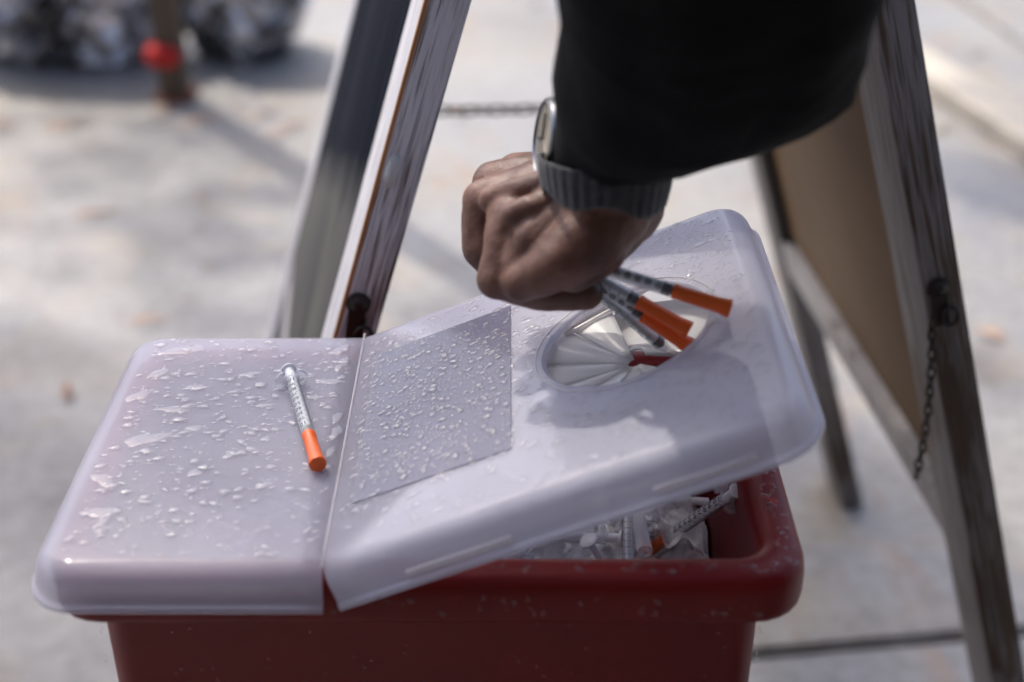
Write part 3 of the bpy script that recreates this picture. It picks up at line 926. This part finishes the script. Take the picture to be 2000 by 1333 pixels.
# ------------------------------------------------------------------ person (arm, hand, sleeve, watch)
person = empty('person', (0.45, 0.30, 0))
tag(person, 'person in a black jacket and wristwatch reaching in to drop a fistful of syringes', 'person')
PIv = Vector((0.45, 0.30, 0))
def chain_spheres(b, pts, sub=5):
    for (p, r), (q, s) in zip(pts, pts[1:]):
        d = (q - p).length
        n_ = max(2, int(d / (min(r, s) * 0.22)))
        for i in range(n_ + 1):
            t = i / n_
            c = p.lerp(q, t); rr = r + (s - r) * t
            bmesh.ops.create_icosphere(b, subdivisions=3, radius=rr, matrix=Matrix.Translation(c))
def H(x, y, d, r): return (atz(x, y, d), r * 0.001)
b = bmesh.new()
CH = [
 [H(1205, 290, .635, 22), H(1172, 392, .655, 24.5), H(1120, 430, .672, 23)],
 [H(1210, 395, .672, 22), H(1200, 430, .668, 17), H(1165, 470, .672, 17), H(1130, 510, .672, 14)],
 # palm to knuckles
 [H(1140, 410, .668, 22), H(1075, 400, .670, 17), H(1003, 425, .668, 13)],
 [H(1140, 400, .675, 21), H(1050, 385, .685, 18), H(948, 396, .688, 11.8)],
 [H(1140, 390, .685, 20), H(1040, 360, .700, 16), H(962, 358, .706, 10.8)],
 [H(1130, 380, .690, 19), H(1060, 350, .708, 14), H(1008, 336, .718, 9.8)],
 [H(1080, 430, .680, 17), H(1040, 480, .688, 15), H(1090, 500, .690, 14)],
 # index
 [H(1003, 425, .665, 12.2), H(985, 480, .662, 10.2), H(974, 543, .662, 10.6), H(1020, 562, .664, 9.2), H(1072, 574, .667, 9.0), H(1110, 574, .670, 8.2), H(1146, 573, .672, 7.9)],
 # middle
 [H(948, 396, .688, 11.5), H(938, 440, .688, 9.6), H(942, 488, .688, 9.9), H(985, 535, .694, 8.6), H(1050, 555, .700, 8.0)],
 # ring
 [H(962, 358, .706, 10.4), H(946, 410, .707, 9.0), H(950, 470, .708, 9.2), H(1000, 520, .712, 8)],
 [H(1008, 336, .718, 9.6), H(975, 390, .722, 8.2), H(975, 440, .724, 8.2), H(1030, 490, .722, 7)],
 # thumb
 [H(1190, 412, .652, 20), H(1140, 470, .645, 16.5), H(1098, 508, .642, 13.2), H(1055, 534, .645, 11), H(1018, 552, .651, 9.2)],
 [H(1190, 420, .655, 18), H(1170, 480, .655, 14), H(1120, 530, .652, 10.5)],
 [H(1060, 470, .660, 15), H(1020, 510, .664, 12), H(1060, 540, .664, 10)],
 [H(1100, 440, .655, 16), H(1045, 470, .652, 12), H(1020, 515, .655, 10)],
 # tendon ridges on the back of the hand
 [H(1100, 385, .652, 8), H(1040, 405, .648, 6), H(1005, 420, .652, 7)],
 [H(1090, 355, .655, 8), H(1010, 372, .662, 6), H(962, 392, .672, 7)],
]
for ch in CH: chain_spheres(b, ch)
me = bpy.data.meshes.new('body'); b.to_mesh(me); b.free()
tmp = bpy.data.objects.new('tmp', me); sc.collection.objects.link(tmp)
rm = tmp.modifiers.new('r', 'REMESH'); rm.mode = 'VOXEL'; rm.voxel_size = 0.0011; rm.use_smooth_shade = True
sm = tmp.modifiers.new('s', 'SMOOTH'); sm.factor = 0.6; sm.iterations = 9
dg = bpy.context.evaluated_depsgraph_get(); dg.update()
hand_me = bpy.data.meshes.new_from_object(tmp.evaluated_get(dg))
bpy.data.objects.remove(tmp)
b = bmesh.new(); b.from_mesh(hand_me)
b.normal_update()
for v in b.verts:
    c_ = v.co
    f = noise.noise(c_ * 70) * 0.0008 + noise.noise(Vector((c_.x * 160, c_.y * 160, c_.z * 60))) * 0.0003 - abs(noise.noise(c_ * 130)) * 0.0004
    v.co = c_ + v.normal * f
# rest of the body, covered by clothing and above the picture
def ringset(specs, n=24):
    rings = []
    for c, a, w, u, v in specs:
        rings.append([Vector(c) + Vector(u) * a * cos(2 * pi * k / n) + Vector(v) * w * sin(2 * pi * k / n) for k in range(n)])
    return rings
X_, Y_, Z_ = Vector((1, 0, 0)), Vector((0, 1, 0)), Vector((0, 0, 1))
EL = Vector((0.22, 0.44, 1.06)); SH = Vector((0.37, 0.42, 1.34))
tube(b, [atz(1205, 290, .635), Vector((0.10, 0.50, 0.90)), EL, SH], [0.024, 0.034, 0.038, 0.045], 16)
tube(b, [(0.47, 0.28, 0.80), (0.45, 0.29, 1.10), (0.41, 0.30, 1.34), (0.37, 0.30, 1.42), (0.345, 0.30, 1.47)], [0.12, 0.13, 0.11, 0.05, 0.05], 20)
lathe(b, [(-0.115, 0.01), (-0.105, 0.045), (-0.06, 0.068), (0, 0.080), (0.05, 0.077), (0.09, 0.058), (0.112, 0.02)], 24,
      Matrix.Translation((0.315, 0.30, 1.56)) @ Matrix.Rotation(radians(-65), 4, 'Y'), True, True)
body = obj('body', b, M_skin, person, True)
for v in body.data.vertices: v.co -= PIv
b = bmesh.new()
lathe(b, [(-0.02, 0.084), (0.03, 0.088), (0.07, 0.080), (0.105, 0.055), (0.122, 0.01)], 24, Matrix.Translation((0.325, 0.30, 1.565)) @ Matrix.Rotation(radians(-80), 4, 'Y'), True, True)
o = obj('hair', b, M_hair, person, True); o.location = -PIv

# sleeve: rings spanned by the picture's own width, real depth behind
def sleeve():
    b = bmesh.new(); n = 48
    sp = [  # left px, right px, row, depth, half thickness
        (1098, 1280, 340, .646, .034), (1090, 1292, 332, .644, .038), (1086, 1318, 326, .641, .042), (1083, 1420, 300, .632, .050), (1082, 1535, 266, .618, .056),
        (1081, 1615, 218, .602, .060), (1081, 1662, 156, .582, .061), (1080, 1692, 80, .560, .061), (1078, 1716, 0, .538, .060), (1074, 1730, -90, .515, .058)]
    rings = []
    U = Vector((1, 0, 0)); W = Vector((0, 0.96, -0.22))
    for i, (a, c, y, d, th) in enumerate(sp):
        pl = atz(a, y, d); pr = atz(c, y, d)
        cc = (pl + pr) / 2; hw = (pr.x - pl.x) / 2
        ring = []
        for k in range(n):
            t = 2 * pi * k / n
            pp = cc + U * hw * cos(t) + W * th * sin(t)
            f = noise.noise(pp * 28) * 0.0035 + noise.noise(Vector((pp.x * 60, pp.y * 20, pp.z * 20))) * 0.0018
            # gathered folds near the cuff on the visible side
            f += 0.0022 * sin(i * 2.4 + 2.0 * cos(t)) * max(0, -sin(t)) * (1 if cos(t) < 0 else 0.3)
            rad = (U * cos(t) + W * sin(t)).normalized()
            ring.append(pp + rad * f * (0.3 if i == 0 else 1))
        rings.append(ring)
    # upper arm, to the shoulder
    for c, r in (((0.135, 0.475, 0.965), 0.074), ((0.20, 0.45, 1.06), 0.074), ((0.27, 0.44, 1.17), 0.078), ((0.33, 0.42, 1.28), 0.085), ((0.39, 0.38, 1.36), 0.085), ((0.43, 0.33, 1.38), 0.07)):
        c = Vector(c)
        A = Vector((0.85, -0.05, -0.5)).normalized(); B = Vector((0.1, 0.95, 0.1)).normalized()
        rings.append([c + A * r * cos(2 * pi * k / n) + B * r * 0.85 * sin(2 * pi * k / n) for k in range(n)])
    loft(b, rings, True, False, True)
    bmesh.ops.recalc_face_normals(b, faces=b.faces[:])
    bmesh.ops.subdivide_edges(b, edges=b.edges[:], cuts=1, use_grid_fill=True, smooth=1.0)
    for v in b.verts:
        v.co += Vector((noise.noise(v.co * 55), noise.noise(v.co * 55 + Vector((9, 0, 0))), 0)) * 0.0012 + Vector((0.5, -1, 0.2)) * abs(noise.noise(Vector((v.co.x * 16, v.co.y * 30, v.co.z * 30)))) * 0.006
    return b
o = obj('jacket_sleeve', sleeve(), M_jacket, person, True); o.location = -PIv
# jacket trunk, second sleeve, trousers, shoes (outside the picture)
b = bmesh.new()
rg = ringset([((0.52, 0.28, 0.80), .15, .19, X_, Y_), ((0.52, 0.28, 0.95), .15, .19, X_, Y_), ((0.50, 0.28, 1.12), .15, .20, X_, Y_), ((0.47, 0.29, 1.27), .13, .21, X_, Y_),
              ((0.44, 0.29, 1.37), .11, .18, X_, Y_), ((0.40, 0.30, 1.43), .07, .08, X_, Y_), ((0.385, 0.30, 1.46), .062, .065, X_, Y_)], 32)
loft(b, rg, True, True, False)
for v in b.verts: v.co += v.co.normalized() * noise.noise(v.co * 9) * 0.012
tube(b, [(0.46, 0.10, 1.34), (0.47, 0.03, 1.18), (0.50, 0.02, 1.02), (0.44, -0.02, 0.86), (0.40, -0.04, 0.80)], [0.075, 0.07, 0.066, 0.055, 0.048], 20)
o = obj('jacket', b, M_jacket, person, True, 60); o.location = -PIv
b = bmesh.new()
for yy in (0.19, 0.38):
    tube(b, [(0.52, yy, 0.86), (0.515, yy, 0.66), (0.51, yy, 0.46), (0.53, yy, 0.26), (0.54, yy, 0.09)], [0.10, 0.088, 0.070, 0.062, 0.060], 20)
o = obj('trousers', b, M_trouser, person, True, 60); o.location = -PIv
for yy in (0.19, 0.38):
    b = bmesh.new(); box(b, 0.37, 0.63, yy - 0.045, yy + 0.045, 0.0, 0.085)
    for v in b.verts:
        if v.co.z > 0.05 and v.co.x < 0.45: v.co.z = 0.05
    bevel(b, 0.02, 3); o = obj('shoe', b, M_hair, person, True); o.location = -PIv

# ribbed cuff
b = bmesh.new(); n = 192; rings = []
for i in range(9):
    t = i / 8
    l_ = 1050 + (1100 - 1050) * t * 0.8; r_ = 1298 - 40 * t; y = 335 + 62 * t
    d = .637 + .010 * t
    pl, pr = atz(1050 + 12 * t, y - 30 + 6 * t, d), atz(1312 - 16 * t, y + 6, d + .004)
    cc = (pl + pr) / 2; u = (pr - pl) / 2; W = Vector((0, 0.96, -0.22))
    ring = []
    for k in range(n):
        a = 2 * pi * k / n
        rib = 0.0011 * abs(sin(a * 17)) ** 0.6 * (0.5 + 0.5 * min(1, t * 3))
        rad = (u.normalized() * cos(a) + W * sin(a))
        edge = 0.002 * sin(a * 5) * t
        pp = cc + u * cos(a) + W * (0.0335 + 0.001 * (1 - t)) * sin(a) + rad * rib + Vector((0, 0, -1)) * edge
        ring.append(pp)
    rings.append(ring)
loft(b, rings)
bmesh.ops.recalc_face_normals(b, faces=b.faces[:])
o = obj('cuff', b, M_cuff, person, True); o.location = -PIv; solid(o, 0.0015)

# watch on the back of the wrist, face turned away to the left
wc = atz(1069, 272, .652)
wn_ = Vector((-0.97, -0.15, 0.16)).normalized()
wup = (atz(1068, 180, .640) - atz(1048, 350, .668)).normalized()
wup = (wup - wn_ * wup.dot(wn_)).normalized()
wside = wn_.cross(wup)
WM = Matrix((wn_, wup, wside)).transposed().to_4x4(); WM.translation = wc
watch = empty('watch', (0, 0, 0), person)
watch.matrix_local = Matrix.Translation(-PIv) @ WM @ Matrix.Scale(1.0, 4)
b = bmesh.new(); lathe(b, [(-0.007, 0.0175), (-0.005, 0.0192), (0.0, 0.0195), (0.0022, 0.0185), (0.0030, 0.0168), (0.0020, 0.0160)], 48, None, True, False)
obj('case', b, M_steel, watch, True, 35)
b = bmesh.new(); lathe(b, [(0.0019, 0.0160), (0.0021, 0.0001)], 48); obj('dial', b, M_dial, watch, True)
b = bmesh.new()
tube(b, [(0.0026, 0, 0), (0.0026, 0.011, 0.004)], 0.0004, 6); tube(b, [(0.0026, 0, 0), (0.0026, -0.004, 0.008)], 0.0005, 6)
obj('hand', b, M_black, watch)
for s in (-1, 1):
    b = bmesh.new()
    pts = [(-0.004, s * 0.018, 0), (-0.009, s * 0.024, 0), (-0.018, s * 0.027, 0), (-0.03, s * 0.026, 0)]
    loft(b, [[Vector((x + dx, y, z)) for dx, z in ((-0.001, -0.008), (0.001, -0.008), (0.001, 0.008), (-0.001, 0.008))] for x, y, _ in pts], True, True, True)
    obj('strap', b, M_hair, watch)

# ------------------------------------------------------------------ background
def bag(cx, cy, rx, ry, rz, seed, label, mat):
    b = bmesh.new(); bmesh.ops.create_icosphere(b, subdivisions=6, radius=1)
    for v in b.verts:
        n_ = v.co.copy()
        f = 1 + 0.10 * noise.noise(n_ * 1.7 + Vector((seed, 0, 0)))
        cr = abs(noise.noise(n_ * 4.2 + Vector((0, seed, 0)))) * 0.26 + abs(noise.noise(n_ * 9 + Vector((0, 0, seed)))) * 0.13 + abs(noise.noise(n_ * 19 + Vector((seed, 0, seed)))) * 0.06
        f -= cr
        top = max(0, n_.z - 0.55)
        q = Vector((n_.x * rx * (1 - top * 1.5), n_.y * ry * (1 - top * 1.5), n_.z * rz)) * f
        q.z += top * rz * 0.5
        v.co = (cx + q.x, cy + q.y, max(0.002, q.z + rz * 0.72))
    o = obj('rubbish_bag', b, mat, None, True)
    return tag(o, label, 'rubbish bag', 'rubbish bags by the post')
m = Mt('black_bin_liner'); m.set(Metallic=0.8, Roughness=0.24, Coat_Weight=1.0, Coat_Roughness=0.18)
m.col(m.ramp(m.noise(m.coords(), 7, 3, 0.6), [(0.40, (0.01, 0.01, 0.014)), (0.52, (0.85, 0.85, 0.9))]))  # pale patches in the liner colour stand in for glints on its folds
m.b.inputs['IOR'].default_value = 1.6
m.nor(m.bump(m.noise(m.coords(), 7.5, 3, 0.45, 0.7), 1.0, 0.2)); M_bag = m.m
m = Mt('silvery_bin_liner'); m.set(Base_Color=(0.20, 0.20, 0.23, 1), Roughness=0.22, Metallic=0.55)
m.nor(m.bump(m.noise(m.coords(), 24, 4, 0.55, 0.7), 0.9, 0.03)); M_bag2 = m.m
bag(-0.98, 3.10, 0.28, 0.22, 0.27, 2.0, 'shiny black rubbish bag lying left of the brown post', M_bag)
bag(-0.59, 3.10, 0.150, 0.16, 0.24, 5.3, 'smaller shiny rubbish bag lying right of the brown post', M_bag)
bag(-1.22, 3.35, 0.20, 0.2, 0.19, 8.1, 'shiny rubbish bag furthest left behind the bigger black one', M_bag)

# post
pb = onh(338, 200, 0)
post = empty('wooden_post', (pb.x, pb.y + 0.03, 0))
tag(post, 'brown square post standing in front of the rubbish bags', 'post')
b = bmesh.new(); box(b, -0.028, 0.028, -0.028, 0.028, 0.004, 1.6); bevel(b, 0.004, 2)
obj('shaft', b, simple('brown_post_paint', (0.10, 0.072, 0.05), 0.6).m, post, True, 40)
b = bmesh.new(); box(b, -0.04, 0.04, -0.04, 0.04, 0.0, 0.012); bevel(b, 0.003, 1)
obj('base_plate', b, simple('rust', (0.16, 0.05, 0.025), 0.8).m, post, True, 40)
# red knotted cloth in front of the post
b = bmesh.new(); bmesh.ops.create_icosphere(b, subdivisions=4, radius=1)
for v in b.verts:
    f = 1 - 0.7 * abs(noise.noise(v.co * 2.2))
    v.co = Vector((v.co.x * 0.042 + 0.01 * noise.noise(v.co * 2), v.co.y * 0.03, v.co.z * 0.030)) * f
o = obj('red_bundle', b, simple('red_cloth', (0.62, 0.02, 0.015), 0.6).m, None, True)
rb = atz(318, 108, 2.86); o.location = rb
tag(o, 'small bright red bundle tied against the brown post', 'red bundle')
# flat pale timber on the pavement, upper right
a0 = onh(1735, 88, 0.02); a1 = onh(2060, 300, 0.02)
d = (a1 - a0).normalized(); s_n = Vector((-d.y, d.x, 0))
b = bmesh.new()
Mx = Matrix((d, s_n, Z_)).transposed().to_4x4(); Mx.translation = Vector((a0.x, a0.y, 0)) - d * 1.0
box(b, 0, 3.2, -0.045, 0.045, 0.001, 0.038, Mx); bevel(b, 0.003, 2)
tag(obj('timber_beam', b, wood_mat('pale_timber', (0.48, 0.43, 0.36), 0.80), None, True, 40), 'long pale timber lying on the pavement at the upper right', 'timber')
# low brown planter behind the bags
pl = empty('planter', (-1.75, 3.75, 0)); tag(pl, 'olive brown wooden planter behind the rubbish bags at the far left corner', 'planter')
M_pl = simple('olive_brown_wood', (0.13, 0.10, 0.055), 0.8).m
for k in range(4):
    b = bmesh.new(); box(b, -0.5, 0.5, -0.25, 0.25, 0.002 + k * 0.102, 0.098 + k * 0.102); bevel(b, 0.005, 1); obj('plank', b, M_pl, pl)

# unseen dark wall added behind the camera to cut skylight from the front
blocker = empty('sky_blocker', (0, -1.5, 0)); tag(blocker, 'unseen dark wall added behind the camera to block the sky', 'added wall')
M_blocker = simple('dark_blocker_paint', (0.035, 0.033, 0.035), 0.6).m
b = bmesh.new(); box(b, -9, 9, -0.4, 0, 0.002, 3.6); obj('wall', b, M_blocker, blocker)
for k in range(-4, 5):
    b = bmesh.new(); box(b, k * 2 - 0.85, k * 2 + 0.85, 0.0005, 0.05, 0.35, 2.7); bevel(b, 0.02, 2); obj('panel', b, M_blocker, blocker)
b = bmesh.new(); box(b, -9, 9, 0.0005, 0.35, 3.0, 3.25); bevel(b, 0.03, 2); obj('cornice', b, M_blocker, blocker)

# small litter: bark strips and leaves
cols = [(0.45, 0.22, 0.10), (0.50, 0.30, 0.10), (0.30, 0.13, 0.06), (0.55, 0.40, 0.12)]
mats = [simple('dry_leaf_%s' % w, c, 0.8).m for w, c in zip(('orange', 'ochre', 'brown', 'yellow'), cols)]
b = bmesh.new()
def leaf(b, x, y, L, W_, a, mi):
    q = [(-L, 0), (-L * 0.4, W_), (L * 0.3, W_ * 0.8), (L, 0), (L * 0.3, -W_ * 0.9), (-L * 0.4, -W_)]
    vs = [b.verts.new((x + u * cos(a) - v * sin(a), y + u * sin(a) + v * cos(a), 0.003 + 0.006 * abs(v) / W_ + R.uniform(0, 0.004))) for u, v in q]
    f = b.faces.new(vs); f.material_index = mi
for k in range(20):
    y = R.uniform(1.3, 3.6); x = R.uniform(-0.42, 0.42) * y
    leaf(b, x, y, R.uniform(0.012, 0.035), R.uniform(0.002, 0.006), R.uniform(0, 6.28), R.choice((0, 0, 1, 2)))
for (px, py, L) in ((1820, 262, 0.05), (330, 218, 0.04), (400, 240, 0.045), (560, 260, 0.05), (510, 230, 0.04), (190, 425, 0.035), (140, 250, 0.05), (360, 600, 0.02)):
    q = onh(px, py, 0); leaf(b, q.x, q.y, L * 1.3, L * 0.10, R.uniform(0.2, 0.9), 3 if px == 1820 else 0)
o = obj('fallen_leaves', b, mats[0]);
for mm in mats[1:]: o.data.materials.append(mm)
tag(o, 'scattered dry leaves and bark strips on the pavement', 'leaves', kind='stuff')

# ------------------------------------------------------------------ unseen tree, its leaf clumps placed to throw shade where wanted (above the picture)
tree = empty('shade_tree', (-4.2, 3.0, 0)); tag(tree, 'unseen tree with its crown shaped to shade the bin and pavement', 'tree')
TL = Vector((-4.2, 3.0, 0))
M_bark = simple('bark', (0.10, 0.075, 0.055), 0.9).m
m = Mt('leaf_green'); m.set(Base_Color=(0.07, 0.11, 0.03, 1), Roughness=0.5)
tr = m.n('ShaderNodeBsdfTranslucent'); tr.inputs[0].default_value = (0.12, 0.2, 0.04, 1)
mx = m.n('ShaderNodeMixShader'); mx.inputs[0].default_value = 0.3
m.l(m.b.outputs[0], mx.inputs[1]); m.l(tr.outputs[0], mx.inputs[2]); m.l(mx.outputs[0], m.out.inputs[0]); M_leaf = m.m
b = bmesh.new()
tube(b, [(0, 0, 0), (0.05, -0.05, 0.9), (0.1, -0.1, 3.0), (0.15, 0.1, 5.6)], [0.17, 0.14, 0.12, 0.09], 14)
for q in ((1.2, 1.7, 7.6), (0.6, 2.2, 7.4), (1.6, 0.3, 7.6), (-0.8, 0.5, 7.6), (0.2, 0.9, 7.9), (1.6, 2.2, 7.4)):
    e = Vector(q); s0 = Vector((0.15, 0.1, 5.5))
    tube(b, [s0, s0.lerp(e, 0.4) + Vector((0, 0, 0.25)), s0.lerp(e, 0.75) + Vector((0, 0, 0.15)), e], [0.07, 0.045, 0.028, 0.01], 8)
obj('trunk', b, M_bark, tree, True)
vs, fs = [], []
def crown(c, rx, ry, rz, n_, gap=0.0, size=0.05):
    c = Vector(c) - TL
    k = 0
    while k < n_:
        p = Vector((R.uniform(-1, 1), R.uniform(-1, 1), R.uniform(-1, 1)))
        if p.length > 1: continue
        w = Vector((p.x * rx, p.y * ry, p.z * rz)) + c
        if noise.noise(w * 2.1) < gap: k += 0.3; continue
        k += 1
        n1 = Vector((R.gauss(0, 1), R.gauss(0, 1), R.gauss(0, 1) + 1.2)).normalized()
        u = n1.cross(Vector((R.gauss(0, 1), R.gauss(0, 1), 0.1))).normalized(); v = n1.cross(u)
        s = size * R.uniform(0.6, 1.3); i = len(vs)
        vs.extend([tuple(w - u * s), tuple(w + v * s * 0.45), tuple(w + u * s), tuple(w - v * s * 0.45)])
        fs.append((i, i + 1, i + 2, i + 3))
def over(p, h):   # point at height h on the line from p to the sun
    p = Vector(p); return p + SUN * ((h - p.z) / SUN.z)
crown(over((-0.02, 0.62, 0.6), 8.0), 1.0, 1.0, 0.7, 2600, -2, 0.04)
crown(over((0.1, -1.0, 0.0), 7.6), 2.2, 0.95, 0.6, 9000, -0.5)
crown(over((-0.52, 1.12, 0.0), 7.4), 0.46, 0.40, 0.4, 2300, -0.6)
crown(over((0.40, 1.2, 0.0), 7.4), 0.13, 0.34, 0.3, 700, -0.6)
crown(over((-0.72, 1.68, 0.0), 7.4), 0.2, 0.10, 0.2, 260, -0.6)
crown(over((1.25, 2.1, 0.0), 7.6), 0.8, 0.8, 0.5, 1300, 0.02)
crown(over((-0.9, 2.0, 0.0), 7.6), 0.9, 0.7, 0.5, 700, 0.05)
crown((-4.6, 3.2, 7.6), 1.3, 1.3, 0.9, 5000, -0.1)
me = bpy.data.meshes.new('crown'); me.from_pydata(vs, [], fs); me.materials.append(M_leaf)
cr = link(bpy.data.objects.new('crown', me), tree); cr['kind'] = 'stuff'
